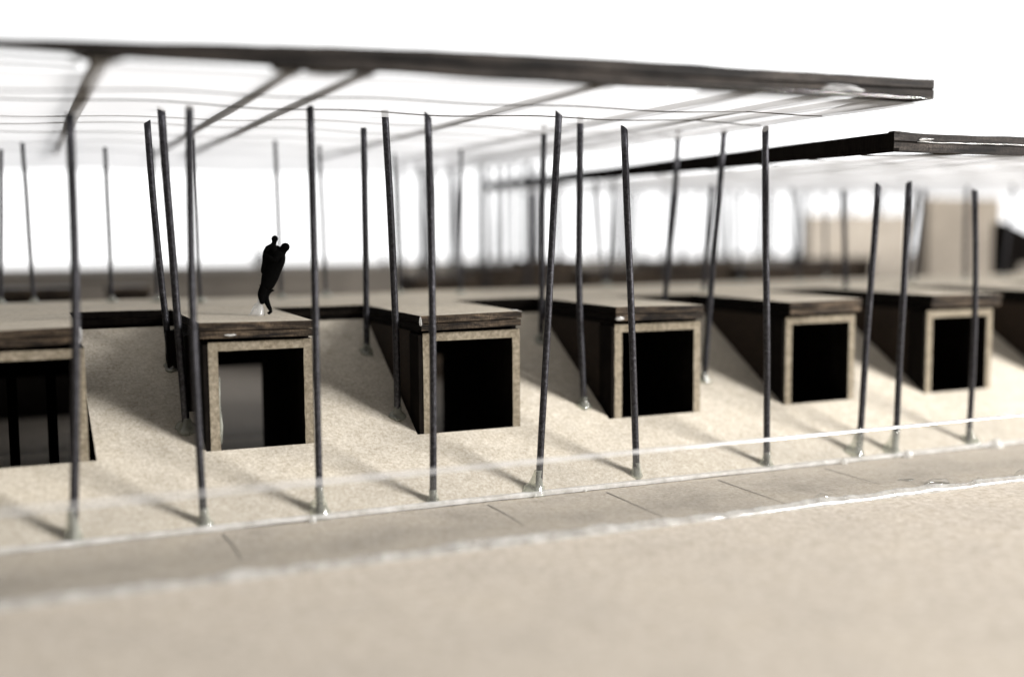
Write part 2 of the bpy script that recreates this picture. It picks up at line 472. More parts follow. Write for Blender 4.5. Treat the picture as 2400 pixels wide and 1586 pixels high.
for (x, y, r, h) in [(7.0, -1.33, .10, .07), (6.85, -1.4, .05, .04), (7.2, -1.42, .05, .05), (8.55, -1.22, .15, .05), (8.95, -1.40, .07, .06), (9.6, -1.36, .13, .08), (10.4, -1.3, .1, .06), (4.3, -1.36, .09, .04), (4.8, -1.4, .06, .04), (5.6, -1.4, .05, .035), (6.2, -1.41, .06, .04), (3.2, -1.38, .08, .05), (8.4, -0.95, .10, .012)]:
    bm = bmesh.new(); blob(bm, (x, y, 0.01), r, r * .55, h, x * 3, 0.12, 3, 0, lambda a, b: 0.008)
    obj('glue_blister', bm, M_clearglue, A0, True)

# ------------------------------------------------------------------ comb-shaped deck of two layers
def comb(dx, dyf, back, side=0.0):
    pts = [(-6 - dx, back)]
    pts.append((-6 - dx, 2.96))
    for (a, b) in FX:
        pts += [(a + dx, 2.96), (a + dx, 0.875 + dyf), (b - dx, 0.875 + dyf), (b - dx, 2.96)]
    pts += [(34, 2.96), (34, back)]
    out = []
    for p in pts:
        if not out or (Vector(p) - Vector(out[-1])).length > 1e-5: out.append(p)
    return out
bm = bmesh.new()
vs = [[bm.verts.new((-12 + 60 * i / 30, 4.6 + 9.2 * j / 6, 0.004)) for i in range(31)] for j in range(7)]
for j in range(6):
    for i in range(30): bm.faces.new((vs[j][i], vs[j][i + 1], vs[j + 1][i + 1], vs[j + 1][i]))
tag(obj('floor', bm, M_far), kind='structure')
D0 = tag(empty('deck', (5, 4, ZD)), 'long chipboard deck with flat fingers reaching forward over the housings', 'deck')
sag = lambda x, y: 0.012 * math.sin(x * 1.3 + 0.6)
bm = bmesh.new(); prism(bm, comb(0.0, 0.0, 5.3), ZD - 0.074, ZD, 0.22, 0.006, 1.0, 0, 1, sag)
def shade_char_edges(bm):
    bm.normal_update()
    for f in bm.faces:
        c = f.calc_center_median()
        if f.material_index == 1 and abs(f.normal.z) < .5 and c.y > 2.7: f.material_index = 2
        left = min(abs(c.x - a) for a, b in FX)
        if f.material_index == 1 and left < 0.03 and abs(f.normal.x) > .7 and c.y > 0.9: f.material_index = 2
shade_char_edges(bm)
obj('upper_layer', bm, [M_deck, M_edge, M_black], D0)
bm = bmesh.new(); prism(bm, comb(0.006, 0.012, 5.28), ZD - 0.152, ZD - 0.086, 0.22, 0.010, 7.0, 1, 1, sag)
shade_char_edges(bm)
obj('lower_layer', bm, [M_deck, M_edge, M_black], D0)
bm = bmesh.new(); box(bm, -6, 34, 5.16, 5.22, 0.86, ZD - .16); obj('back_fascia', bm, M_black, D0)
# left-facing edges are coloured black as shade; back run is charred and shaded
for (x, y, sx, sy, sz) in ((0.465, 0.89, .014, .014, .03), (0.478, 0.90, .014, .012, .07), (3.70, 0.872, .014, .014, .05), (4.80, 1.0, .03, .16, .012), (1.8, .874, .05, .006, .009), (6.0, .88, .05, .008, .02)):
    bm = bmesh.new(); blob(bm, (x, y, ZD - (0.07 if sz > .03 else (0.0 if sy > .1 else .12))), sx, sy, sz, x, 0.35, 2)
    obj('glue_smear', bm, M_gluewhite, D0, True)

# ------------------------------------------------------------------ housings under the deck
HLAB = ['open-fronted chipboard housing cut off by the left edge of the photo, dark uprights inside',
        'open-fronted chipboard housing directly below the black figures, half its back wall lit grey',
        'open-fronted chipboard housing third from left, its left upright behind the fourth wire post',
        'open-fronted chipboard housing fourth from left, wire post in front of its left upright',
        'open-fronted chipboard housing left of the two close-set posts, thin pale frame',
        'open-fronted chipboard housing last complete one at right, a wire post crossing its opening',
        'chipboard housing cut off by the right edge of the photo']
ZT = 1.585
for i, (a, b) in enumerate(HX):
    H = tag(empty('housing', ((a + b) / 2, BY, BY * TA)), HLAB[i], 'housing', 'open-fronted housings under the deck fingers')
    # front frame: upright, upright, head; front face pale, returns black
    lf = 0.045 if i in (1, 2) else 0.035
    for nm, ax, bx_, z0_, z1_, tilt in (('upright', a + lf, a + lf + 0.092, 0.3, ZT - 0.088, -0.012), ('upright', b - 0.085, b, 0.3, ZT - 0.088, 0.012),
                                        ('head', a + lf, b, ZT - 0.088, ZT, 0)):
        bm = bmesh.new()
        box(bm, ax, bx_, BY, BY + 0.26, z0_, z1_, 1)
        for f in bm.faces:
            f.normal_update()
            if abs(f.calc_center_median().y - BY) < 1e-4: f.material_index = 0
        fr = [f for f in bm.faces if f.material_index == 0]
        bmesh.ops.subdivide_edges(bm, edges=list({e for f in fr for e in f.edges}), cuts=10, use_grid_fill=True)
        for v in bm.verts:
            if abs(v.co.y - BY) < 1e-4:
                d = wob(v.co, 0.005, 9, i * 1.7); v.co.x += d.x; v.co.z += d.z
        obj(nm, bm, [M_frame, M_black], H)
    # side walls
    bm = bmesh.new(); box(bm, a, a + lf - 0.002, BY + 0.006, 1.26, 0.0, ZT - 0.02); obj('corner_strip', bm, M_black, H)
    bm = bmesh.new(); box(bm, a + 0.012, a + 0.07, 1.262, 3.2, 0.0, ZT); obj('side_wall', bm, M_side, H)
    bm = bmesh.new(); box(bm, b - 0.07, b - 0.006, 1.262, 3.2, 0.0, ZT); obj('side_wall', bm, M_black, H)  # right wall black: interior shade put into its colour
    bm = bmesh.new(); box(bm, a + 0.02, b - 0.02, BY + 0.05, 3.19, ZT + 0.002, ZD - 0.156); obj('gap_shade_strip', bm, M_black, H)  # black filler stands in for the dark recess under the slab
    if i == 0:
        for xx in (-0.135, 0.245):
            bm = bmesh.new(); box(bm, xx - .05, xx + .05, 2.85, 2.95, 0, ZT - .02); obj('inner_upright', bm, M_black, H)
    if i == 1:
        bm = bmesh.new(); box(bm, a - .20, a - .03, 2.1, 2.25, 1.235, ZD - .16); obj('side_block', bm, M_black, H)
        bm = bmesh.new(); box(bm, a - .10, a - .005, 1.5, 2.4, .6, ZD - .16); obj('side_block', bm, M_black, H)
        bm = bmesh.new(); tube(bm, [(a + .145, BY + .02, .6), (a + .15, BY + .02, .78), (a + .14, BY + .02, 1.0), (a + .145, BY + .02, 1.25)], [.012, .018, .008, .01], 8)
        obj('glue_run', bm, M_glue, H, True)

# ------------------------------------------------------------------ wire posts
def post(base, top, r=0.037, label='', group=None, glue=None, bend=0.0, slant=(0.02, 0.02), seed=0, floor=rampz, seg=14):
    P = empty('wire_post', base)
    b, t = Vector(base), Vector(top)
    pts = []
    N = 16
    for k in range(N + 1):
        s = k / N
        p = b.lerp(t, s)
        d = wob((s * 2, seed, 0), 0.012, 1.0, seed) * (4 * s * (1 - s))
        p += Vector((d.x + bend * math.sin(math.pi * s), d.y, 0))
        pts.append(p)
    pts[0].z -= 0.03
    bm = bmesh.new(); tube(bm, pts, r, seg, 0, slant)
    # the last ring of the tube is the cut top
    obj('rod', bm, [M_wire, M_cut], P, False)
    for p in P.children[0].data.polygons[:-2]: p.use_smooth = True
    if glue:
        for gi, (gx, gy, gw, gh, gm) in enumerate(glue):
            bm = bmesh.new()
            # a skirt of glue round the rod
            rings = []
            K = 18
            for j in range(9):
                s = j / 8
                zz = gh * s
                rad = (r + 0.004) + (gw - r) * (1 - s) ** 2.1
                rg = []
                for k in range(K):
                    a_ = 2 * math.pi * k / K
                    wv = 1 + 0.35 * noise.noise(Vector((math.cos(a_) * 1.5 + seed, math.sin(a_) * 1.5, s * 2 + gi)))
                    x = b.x + math.cos(a_) * rad * wv + gx * (1 - s)
                    y = b.y + math.sin(a_) * rad * wv + gy * (1 - s)
                    z = b.z + zz
                    if j == 0: z = floor(x, y) + 0.003
                    else: z = max(z + (floor(x, y) - b.z) * (1 - s), floor(x, y) + 0.004)
                    rg.append(bm.verts.new((x, y, z)))
                rings.append(rg)
            for j in range(8):
                for k in range(K): bm.faces.new((rings[j][k], rings[j][(k + 1) % K], rings[j + 1][(k + 1) % K], rings[j + 1][k]))
            bm.faces.new(rings[0][::-1]); bm.faces.new(rings[-1])
            obj('glue_blob', bm, gm, P, True)
    return tag(P, label, 'post', group)

GF = 'wire posts along the foot of the ramp'
fp = [
 ((0.313, 0.094), (0.427, 0.094, 3.60), 0.037, 'front wire post nearest the left edge, with blurred dark glue at its foot', [(0, 0, .075, .26, M_glue)], 0.03, (.0, .0)),
 ((1.394, 0.111), (1.387, 0.111, 3.69), 0.034, 'second front wire post from left, before the left side of the figures\' housing', [(0.01, 0, .065, .14, M_glue)], -0.03, (.02, .0)),
 ((2.434, 0.097), (2.430, 0.097, 3.72), 0.033, 'third front wire post from left, pear-shaped clear glue blob at its foot', [(0, 0, .11, .24, M_glue)], 0.0, (-.02, .0)),
 ((3.530, 0.082), (3.531, 0.082, 3.69), 0.034, 'front wire post with angled cut top standing before the left upright of the third housing', [(0, 0, .06, .12, M_glue)], 0.02, (.0, .035)),
 ((4.640, 0.077), (4.878, 0.077, 3.76), 0.035, 'long front wire post leaning to the right, a wide pale glue blob at its foot', [(-0.045, 0, .115, .21, M_glue)], 0.0, (.02, .02)),
 ((5.798, 0.149), (5.642, 0.149, 3.64), 0.036, 'front wire post leaning slightly left before the fourth housing, a sharp burr on its top', [(0, 0, .065, .13, M_glue)], 0.0, (.0, .03)),
 ((7.402, 0.104), (7.324, 0.104, 3.68), 0.036, 'upright front wire post halfway between the fourth and fifth openings, against the black roof edge', [(0, 0, .075, .14, M_glue)], 0.0, (.02, -.03)),
 ((8.694, 0.135), (8.884, 0.135, 3.10), 0.036, 'shorter front wire post leaning right, left one of the close-set pair under the lower roof', [(-.07, 0, .10, .22, M_glue), (0, 0, .06, .3, M_clearglue)], 0.0, (.0, .03)),
 ((9.186, 0.093), (9.288, 0.093, 3.13), 0.036, 'shorter front wire post, right one of the close-set pair under the lower roof', [(-.05, 0, .10, .25, M_glue)], 0.0, (-.02, .0)),
 ((10.334, 0.123), (10.314, 0.123, 3.05), 0.034, 'shorter front wire post at far right, crossing the opening of the last complete housing', [(0.06, 0, .12, .16, M_glue)], 0.04, (.0, .02)),
 ((12.0, 0.12), (11.98, 0.12, 3.08), 0.034, 'wire post just outside the right edge of the photo, only its shadow reaching the ramp', None, 0.0, (.0, .02)),
]
for k, (b, t, r, lab, gl, bend, sl) in enumerate(fp):
    if k == 10: continue
    post((b[0], b[1], rampz(*b)), t, r, lab, GF, gl, bend, sl, seed=k + 1.0)

GS = 'wire posts between the housings'
sp = [
 ((1.400, 2.156), (1.247, 2.156, 3.75), 0.034, 'left slanting wire post of the crossing pair in the first gap', -0.02, (.0, -.02)),
 ((1.419, 1.278), (1.288, 1.278, 3.79), 0.037, 'right slanting wire post of the crossing pair, pale cut top', 0.0, (.02, .02)),
 ((3.527, 2.242), (3.537, 2.242, 3.76), 0.034, 'blurred wire post at the back of the second gap, left of the third housing', 0.0, (0, 0)),
 ((3.553, 1.230), (3.471, 1.230, 3.85), 0.036, 'wire post with pale flat top in the second gap, close to the third housing side', 0.02, (0, 0)),
 ((5.695, 2.277), (5.747, 2.277, 3.86), 0.034, 'blurred wire post at the back of the third gap, passing behind the long leaning post', 0.0, (0, 0)),
 ((5.709, 1.183), (5.671, 1.183, 3.85), 0.036, 'wire post in the third gap beside the dark side wall of the fourth housing', -0.03, (0, 0)),
 ((7.463, 1.452), (7.717, 1.452, 3.83), 0.035, 'wire post leaning right in the fourth gap, ending just above the black roof edge', 0.0, (0, 0)),
 ((7.493, 2.478), (7.717, 2.478, 3.88), 0.035, 'thin blurred wire post leaning right at the back of the fourth gap', 0.03, (0, 0)),
]
for k, (b, t, r, lab, bend, sl) in enumerate(sp):
    zb = rampz(*b)
    post((b[0], b[1], zb), t, r, lab, GS, [(0, 0, .11 if k == 1 else .08, .10, M_glue)], bend, sl, seed=20.0 + k)

GB = 'blurred wire posts on the back of the deck'
bp = [
 ((-0.23, 5.10), (-0.15, 5.10, 3.64), 'blurred deck post cut by the left edge of the photo'),
 ((0.14, 5.10), (0.09, 5.10, 3.73), 'blurred pale deck post left of the first front post, leaning left'),
 ((1.03, 4.90), (1.02, 4.90, 3.68), 'blurred pale deck post between the first front post and the crossing pair'),
 ((1.56, 4.80), (1.56, 4.80, 3.69), 'very faint deck post showing just left of the crossing pair'),
 ((2.02, 4.30), (1.98, 4.30, 3.79), 'blurred deck post hidden behind the second front post'),
 ((3.08, 4.60), (3.05, 4.60, 3.79), 'faint deck post rising behind the black figures'),
 ((3.72, 4.80), (3.67, 4.80, 3.76), 'faint deck post just right of the third front post'),
 ((4.77, 4.90), (4.73, 4.90, 3.68), 'faint deck post between the fourth front post and the pale-topped post'),
 ((5.44, 4.30), (5.47, 4.30, 3.71), 'blurred deck post between the fourth front post and the long leaning post'),
 ((8.12, 5.20), (7.96, 5.20, 3.42), 'left of two blurred crossing deck posts under the black roof edge'),
 ((8.17, 5.20), (8.28, 5.20, 3.44), 'right of two blurred crossing deck posts under the black roof edge'),
 ((8.59, 3.20), (8.70, 3.20, 3.22), 'blurred dark deck post beside the right-leaning post in the fourth gap'),
 ((10.58, 5.20), (10.55, 5.20, 3.22), 'very faint deck post left of the upright front post at the black roof edge'),
 ((11.42, 4.80), (11.24, 4.80, 3.27), 'blurred grey deck post halfway between the upright front post and the close-set pair'),
 ((12.28, 5.20), (12.21, 5.20, 3.23), 'faint deck post in front of the beige board'),
 ((12.50, 3.60), (12.68, 3.60, 3.24), 'blurred dark deck post touching the right one of the close-set pair'),
 ((12.94, 3.90), (13.12, 3.90, 3.24), 'blurred leaning deck post at the left edge of the cream board'),
 ((14.02, 3.90), (14.00, 3.90, 3.28), 'blurred deck post directly behind the far right front post'),
 ((15.16, 4.20), (15.31, 4.20, 3.36), 'blurred leaning deck post between cream board and black panel'),
 ((10.684, 2.80), (10.611, 2.80, 3.16), 'fairly sharp dark deck post behind the gap between fifth and sixth housings'),
]
for k, (b, t, lab) in enumerate(bp):
    post((b[0], b[1], ZD), t, 0.034 if k in (11, 15, 16, 17, 19) else 0.024, lab, GB, [(0, 0, .08, .08, M_glue)], 0.0, (0, 0), seed=40.0 + k, floor=lambda x, y: ZD, seg=8)
GC = 'far wire posts beyond the deck'
cp = [
 (6.66, 9.5, 6.67, 3.93), (7.21, 10.5, 7.24, 3.90), (7.73, 9.0, 7.71, 3.90), (8.48, 10.5, 8.54, 3.96), (8.31, 9.5, 8.31, 3.90),
 (9.13, 11.0, 9.17, 3.96), (8.28, 8.5, 8.36, 3.86), (9.23, 10.0, 9.24, 3.90), (11.49, 9.0, 11.47, 3.52), (12.55, 10.0, 12.48, 3.57), (10.4, 11.5, 10.3, 3.8), (13.9, 10.5, 13.9, 3.5), (15.2, 9.8, 15.1, 3.4),
 (6.95, 11.6, 6.98, 3.95), (7.6, 11.9, 7.6, 3.9), (8.0, 11.4, 8.03, 3.95), (8.75, 12.0, 8.8, 3.9), (9.6, 11.2, 9.6, 3.9), (10.0, 12.2, 10.0, 3.9), (11.0, 10.2, 10.96, 3.5), (13.1, 11.0, 13.1, 3.5),
 (7.45, 10.0, 7.43, 3.9), (8.0, 9.8, 8.02, 3.9), (8.6, 9.2, 8.62, 3.85), (8.95, 10.4, 8.93, 3.92), (14.4, 9.5, 14.3, 3.4), (12.0, 11.5, 12.0, 3.5)]
CL = ['leftmost of the faint far posts between the fourth front post and the long leaning post',
      'second from left of the faint far posts left of the long leaning post',
      'third from left of the faint far posts left of the long leaning post',
      'fourth from left of the faint far posts left of the long leaning post',
      'fifth from left of the faint far posts, close to its darker neighbour',
      'far post lost in the haze just left of the third-gap posts',
      'darkest of the faint far posts left of the long leaning post',
      'far post seen between the long leaning post and the third-gap back post',
      'far post under the lower roof, right of the post with the burred top',
      'far post under the lower roof, left of the posts of the fourth gap',
      'far post seen right of the third-gap front post',
      'far post under the lower roof, right of the upright front post',
      'far post under the lower roof in front of the beige board',
      'hazy far post beyond the deck, close right of the fourth front post', 'hazy far post beyond the deck, second right of the fourth front post',
      'hazy far post beyond the deck midway between fourth front post and leaning post', 'hazy far post beyond the deck left of the leaning post top',
      'hazy far post beyond the deck seen behind the leaning post', 'hazy far post beyond the deck just left of the burred post',
      'hazy far post beyond the deck just right of the burred post', 'hazy far post beyond the deck just left of the upright front post',
      'blurred grey far post third right of the fourth front post', 'blurred grey far post close left of the darkest far post',
      'blurred grey far post touching the left edge of the long leaning post', 'blurred grey far post between the darkest far post and the leaning post',
      'blurred grey far post left of the close-set pair', 'blurred grey far post behind the burred post']
for k, (bx, y, tx, tz) in enumerate(cp):
    post((bx, y, 0.0), (tx, y, tz), 0.042, CL[k], GC, None, 0.0, (0, 0), seed=70.0 + k, floor=lambda x, y: 0, seg=8)

GT = 'faint wire posts on the far terrace'
random.seed(8)
ORD = 'first second third fourth fifth sixth seventh eighth ninth tenth eleventh twelfth thirteenth fourteenth fifteenth sixteenth seventeenth eighteenth nineteenth twentieth twenty-first twenty-second twenty-third twenty-fourth twenty-fifth twenty-sixth'.split()
for k in range(26):
    x = 8.0 + k * 0.62 + random.uniform(-.2, .2)
    y = 14.2 + random.uniform(0, 1.6)
    post((x, y, 1.86), (x + random.uniform(-.12, .12), y, 3.75 + random.uniform(-.1, .15)), 0.055, 'faint blurred wire post on the far terrace, %s from the left in its row' % ORD[k], GT, None, 0.0, (0, 0), seed=100.0 + k, floor=lambda x, y: 1.86, seg=8)

# ------------------------------------------------------------------ roofs: card frame over tracing paper
RZ = 3.80
def beam(bm, p0, p1, w0, w1, h, segs=12, mi=0, seed=0, zlift=0.0):
    """flat bar from p0 to p1 (under-side at z), width tapers w0->w1"""
    a, b = Vector(p0), Vector(p1); d = (b - a).normalized(); s = Vector((-d.y, d.x, 0)).normalized()
    prev = None
    for k in range(segs + 1):
        t = k / segs; c = a.lerp(b, t) + Vector((0, 0, wob((t * 5, seed, 0), 0.012, 1, seed).z))
        w_ = (w0 + (w1 - w0) * t) * (1 + .12 * noise.noise(Vector((t * 9, seed, 1)))) / 2
        cur = [bm.verts.new(c - s * w_), bm.verts.new(c + s * w_), bm.verts.new(c + s * w_ + Vector((0, 0, h))), bm.verts.new(c - s * w_ + Vector((0, 0, h)))]
        if prev:
            for i in range(4):
                f = bm.faces.new((prev[i], prev[(i + 1) % 4], cur[(i + 1) % 4], cur[i])); f.material_index = mi
        else:
            f = bm.faces.new(cur); f.material_index = mi
        prev = cur
    f = bm.faces.new(prev[::-1]); f.material_index = mi

def layered_bar(name, parent, P0, P1, zlo, zhi, thick, mat, seed, inward):
    """bar made of laminated card; zlo/zhi functions of t; wavy edges"""
    bm = bmesh.new()
    a, b = Vector(P0), Vector(P1); inn = Vector(inward)
    L = (b - a).length; N = int(L / 0.12)
    rows = []
    for i in range(N + 1):
        t = i / N; p = a.lerp(b, t)
        lo, hi = zlo(t), zhi(t)
        e = wob((t * L, 0, 0), 0.006, 4, seed); g = wob((t * L, 0, 0), 0.010, 1.2, seed + 5)
        mid = (lo + hi) / 2
        prof = [(inn * thick, lo + g.x), (inn * 0.0 + inn * (0.004 + abs(e.x)), lo + g.x + e.z), (inn * (-.0 + abs(e.y) * .5), mid - 0.012), (inn * 0.020, mid - 0.002),
                (inn * (abs(e.x)), mid + 0.010), (inn * (0.002 + abs(e.z)), hi + g.y + e.y), (inn * thick, hi + g.y)]
        rows.append([bm.verts.new(Vector((p.x, p.y, 0)) + o + Vector((0, 0, z))) for o, z in prof])
    for i in range(N):
        for k in range(7):
            bm.faces.new((rows[i][k], rows[i + 1][k], rows[i + 1][(k + 1) % 7], rows[i][(k + 1) % 7]))
    bm.faces.new(rows[0]); bm.faces.new(rows[-1][::-1])
    return obj(name, bm, mat, parent)

def sheet(name, parent, x0, x1, y0, y1, z, zf, cut=None, nx=60, ny=30):
    bm = bmesh.new()
    V = {}
    for j in range(ny + 1):
        for i in range(nx + 1):
            x = x0 + (x1 - x0) * i / nx; y = y0 + (y1 - y0) * j / ny
            V[i, j] = bm.verts.new((x, y, z + zf(x, y)))
    for j in range(ny):
        for i in range(nx):
            xc = x0 + (x1 - x0) * (i + .5) / nx; yc = y0 + (y1 - y0) * (j + .5) / ny
            if cut and cut(xc, yc): continue
            bm.faces.new((V[i, j], V[i + 1, j], V[i + 1, j + 1], V[i, j + 1]))
    o = obj(name, bm, M_paper, parent, True)
    return o

RF = tag(empty('roof', (2, 3, RZ)), 'large upper roof of tracing paper on a grey card frame, its corner pointing right', 'roof', 'tracing paper roofs on wire posts')
X1 = 7.80
zhi = lambda t: (3.885 + 0.085 * min(1, max(0, (t * 12.8 - 5) / 2.8)) + 0.012 * min(1, t))   # t over x -5..7.8
layered_bar('front_fascia', RF, (-5, -1.822, 0), (X1, -1.822, 0), lambda t: RZ + 0.012 * math.sin(t * 6), zhi, 0.11, M_roofedge, 3.0, (0, 1, 0))
layered_bar('end_fascia', RF, (X1, -1.70, 0), (X1, 12.4, 0), lambda t: RZ, lambda t: RZ + 0.03 + .14 * max(0, 1 - t * 10), 0.06, M_roofedge, 5.0, (-1, 0, 0))
#layered_bar('back_fascia', RF, (-5, 8.6, 0), (X1 - .07, 8.6, 0), lambda t: RZ, lambda t: RZ + 0.06, 0.06, M_roofedge, 6.0, (0, -1, 0))
rsag = lambda x, y: -0.022 * (math.sin((x + .6) * 1.7) ** 2) * math.sin(min(1, max(0, (y + 1.8) / 2)) * 1.57) - 0.06 * max(0, min(1, (0.5 - x) / 1.5)) * max(0, min(1, y + 1.5)) + 0.012 * math.sin(y * 2.1 + x)
sheet('paper', RF, -5, X1 - 0.02, -1.70, 12.4, RZ - 0.012, rsag, lambda x, y: (x < 0.50 and y < -1.28) or (4.62 < x < 5.35 and y < -1.55), 128, 70)
for k, (x, w0, w1) in enumerate([(-1.6, .09, .07), (0.575, .125, .06), (1.95, .062, .055), (2.50, .062, .055), (4.50, .055, .05), (5.98, .06, .06), (6.80, .055, .055), (7.28, .05, .05)]):
    bm = bmesh.new(); beam(bm, (x, -1.712, RZ + 0.006), (x + random.uniform(-.04, .04), 8.5, RZ + 0.006), w0, w1, 0.04, 30, 0, k + 1.0)
    obj('cross_beam', bm, M_rod_roof, RF)
# gussets where cross beams meet the fascia
for (x, wd) in ((0.54, .17), (1.83, .12), (2.15, .30), (4.42, .10)):
    bm = bmesh.new(); prism(bm, [(x - wd, -1.712), (x + wd, -1.712), (x + .04, -1.50), (x - .04, -1.50)], RZ - 0.006, RZ + 0.005, .3, 0, 0, 0, 0)
    obj('gusset', bm, M_rod_roof, RF)
for k, (y, r) in enumerate([(-0.20, .0062), (0.60, .0062), (2.1, .012), (3.0, .012), (4.1, .012), (5.6, .013), (7.0, .013)]):
    bm = bmesh.new()
    pts = [(-5 + 12.62 * i / 80, y + wob((i * .16, y, 0), .012, 1.0, k).y - (0.25 if k == 0 else 0) * max(0, min(1, (-5 + 12.75 * i / 80 - 2.5) / 2)), RZ - (0.020 if k < 2 else -0.004) + rsag(-5 + 12.75 * i / 80, y) * 1.1 + wob((i * .16, y, 0), .006, 1.2, k).z) for i in range(81)]
    tube(bm, pts, r if k < 2 else .007, 6); obj('batten', bm, M_rod_roof, RF, True)
bm = bmesh.new(); beam(bm, (-5, -1.30, RZ - 0.004), (0.45, -1.27, RZ - 0.004), .09, .025, 0.03, 24, 0, 9.0); obj('folded_edge', bm, M_edge, RF)
bm = bmesh.new(); blob(bm, (6.75, -1.819, RZ + .045), .22, .006, .032, 3, .45, 4); obj('glue_smear', bm, M_smear, RF, True)
bm = bmesh.new(); blob(bm, (6.25, -1.828, RZ + .01), .09, .012, .014, 5, .4, 3); obj('glue_smear', bm, M_smear, RF, True)
bm = bmesh.new()
tube(bm, [(4.9 + 2.85 * i / 40, -1.83, RZ + 0.004 + wob((i * .4, 0, 0), .008, 1, 3).z) for i in range(41)], [0.006 + 0.006 * abs(noise.noise(Vector((i * .9, 2, 1)))) for i in range(41)], 6)
obj('glue_line', bm, M_clearglue, RF, True)

# lower roof at right
RZ2 = 3.375
R2 = tag(empty('roof', (14, 3, RZ2)), 'lower tracing paper roof at right with its left edge coloured black for shade', 'roof', 'tracing paper roofs on wire posts')
X2, Y2 = 7.955, -1.14
layered_bar('front_fascia', R2, (X2 + .002, Y2, 0), (30, Y2, 0), lambda t: RZ2 + 0.0, lambda t: RZ2 + 0.185 - 0.02 * min(1, t * 4) + 0.012 * max(0, 1 - t * 90), 0.09, M_roofedge, 12.0, (0, 1, 0))
bm = bmesh.new()
N = 40; rows = []
for i in range(N + 1):
    t = i / N; y = Y2 + 0.004 + (9.6 - Y2) * t
    hgt = 0.185 * (1 - .25 * t)
    e = wob((t * 9, 0, 0), 0.008, 1, 8)
    zz = RZ2 - 0.0 + e.x
    rows.append([bm.verts.new(p) for p in ((X2 - 0.002, y, zz), (X2 + .07, y, zz), (X2 + .07, y, zz + hgt), (X2 - 0.002, y, zz + hgt + e.y))])
for i in range(N):
    for k in range(4): bm.faces.new((rows[i][k], rows[i + 1][k], rows[i + 1][(k + 1) % 4], rows[i][(k + 1) % 4]))
bm.faces.new(rows[0]); bm.faces.new(rows[-1][::-1])
obj('side_fascia', bm, M_black, R2)  # left side coloured black in place of its natural shade
sheet('paper', R2, X2 + .075, 30, Y2 + .09, 9.6, RZ2 - 0.012, lambda x, y: -0.012 * math.sin(x * 1.3) ** 2 + 0.01 * math.sin(y * 1.7 + x) - .012 * min(1, max(0, y + 1)), None, 60, 30)
for k, x in enumerate((9.1, 10.0, 10.9, 12.3, 13.6, 15.0, 16.8, 18.8, 21)):
    bm = bmesh.new(); beam(bm, (x, Y2 + .095, RZ2 + 0.006), (x, 9.5, RZ2 + 0.006), .06, .06, 0.04, 20, 0, 30.0 + k); obj('cross_beam', bm, M_rod_roof, R2)
for k, y in enumerate((-0.55, 0.3, 1.2, 2.3, 3.6, 5.2, 7.2)):
    bm = bmesh.new()
    tube(bm, [(X2 + .1 + 21 * i / 60, y + wob((i * .3, y, 0), .05, 1, k).y, RZ2 - 0.002 + wob((i * .3, y, 0), .012, 1, k).z) for i in range(61)], .008, 6)
    obj('batten', bm, M_rod_roof, R2, True)
bm = bmesh.new()
tube(bm, [(8.25 + 8 * i / 90, Y2 - .002, RZ2 + 0.097 + wob((i * .4, 0, 0), .008, 1, 3).z) for i in range(91)], [0.004 + 0.012 * abs(noise.noise(Vector((i * .7, 2, 1)))) for i in range(91)], 6)
obj('glue_line', bm, M_gluewhite, R2, True)
bm = bmesh.new(); blob(bm, (8.36, Y2 - .004, RZ2 + .125), .085, .012, .014, 5, .3, 3); obj('glue_smear', bm, M_gluewhite, R2, True)

# ------------------------------------------------------------------ the far side of the model
F = tag(empty('far_terrace', (15, 16, 0)), 'long low chipboard terrace blurred across the background', 'terrace')
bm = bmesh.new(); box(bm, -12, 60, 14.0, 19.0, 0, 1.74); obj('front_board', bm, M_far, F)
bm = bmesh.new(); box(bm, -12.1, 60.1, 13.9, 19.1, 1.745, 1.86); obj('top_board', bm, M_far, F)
def farblock(x0_, x1_, y0_, y1_, z, lab, m=M_edge):
    H = tag(empty('far_housing', ((x0_ + x1_) / 2, y0_, 0)), lab, 'housing', 'dark housings beyond the deck')
    bm = bmesh.new(); box(bm, x0_, x1_, y0_, y1_, 0, z - .12, 0, .03); obj('body', bm, m, H)
    bm = bmesh.new(); box(bm, x0_ - .03, x1_ + .03, y0_ - .03, y1_, z - .118, z, 0, .02); obj('top_board', bm, M_edge, H)
farblock(-3.0, 0.72, 7.4, 8.4, 1.86, 'black blurred housing behind the deck at the left edge', M_black)
farblock(1.2, 1.75, 7.6, 8.4, 1.84, 'small blurred dark housing behind the deck left of the crossing posts', M_black)
farblock(6.3, 7.5, 8.8, 9.8, 1.84, 'blurred dark housing beyond the deck right of the fourth front post')
farblock(7.6, 8.55, 9.0, 10, 1.98, 'blurred dark housing beyond the deck left of the long leaning post')
farblock(8.65, 9.7, 9.3, 10, 2.08, 'blurred dark housing beyond the deck behind the long leaning post')
farblock(9.8, 11.2, 9.1, 10, 1.90, 'small blurred dark housing beyond the deck right of the third-gap posts')
farblock(11.35, 13.2, 9.3, 10, 2.0, 'blurred dark housing beyond the deck behind the fourth gap')
farblock(13.35, 15.0, 9.0, 10, 1.92, 'blurred dark housing beyond the deck in front of the left half of the beige board')
farblock(15.15, 16.8, 9.3, 10, 2.0, 'blurred dark housing beyond the deck in front of the right half of the beige board')
bm = bmesh.new(); box(bm, 17.1, 19.1, 8.0, 8.3, 0.0, 3.25, 0, .03)
tag(obj('cream_panel', bm, M_cream), 'tall blurred cream board standing at the right behind the far right post', 'board')
bm = bmesh.new(); box(bm, 18.3, 21.6, 13.4, 13.6, 0.0, 3.0, 0, .03)
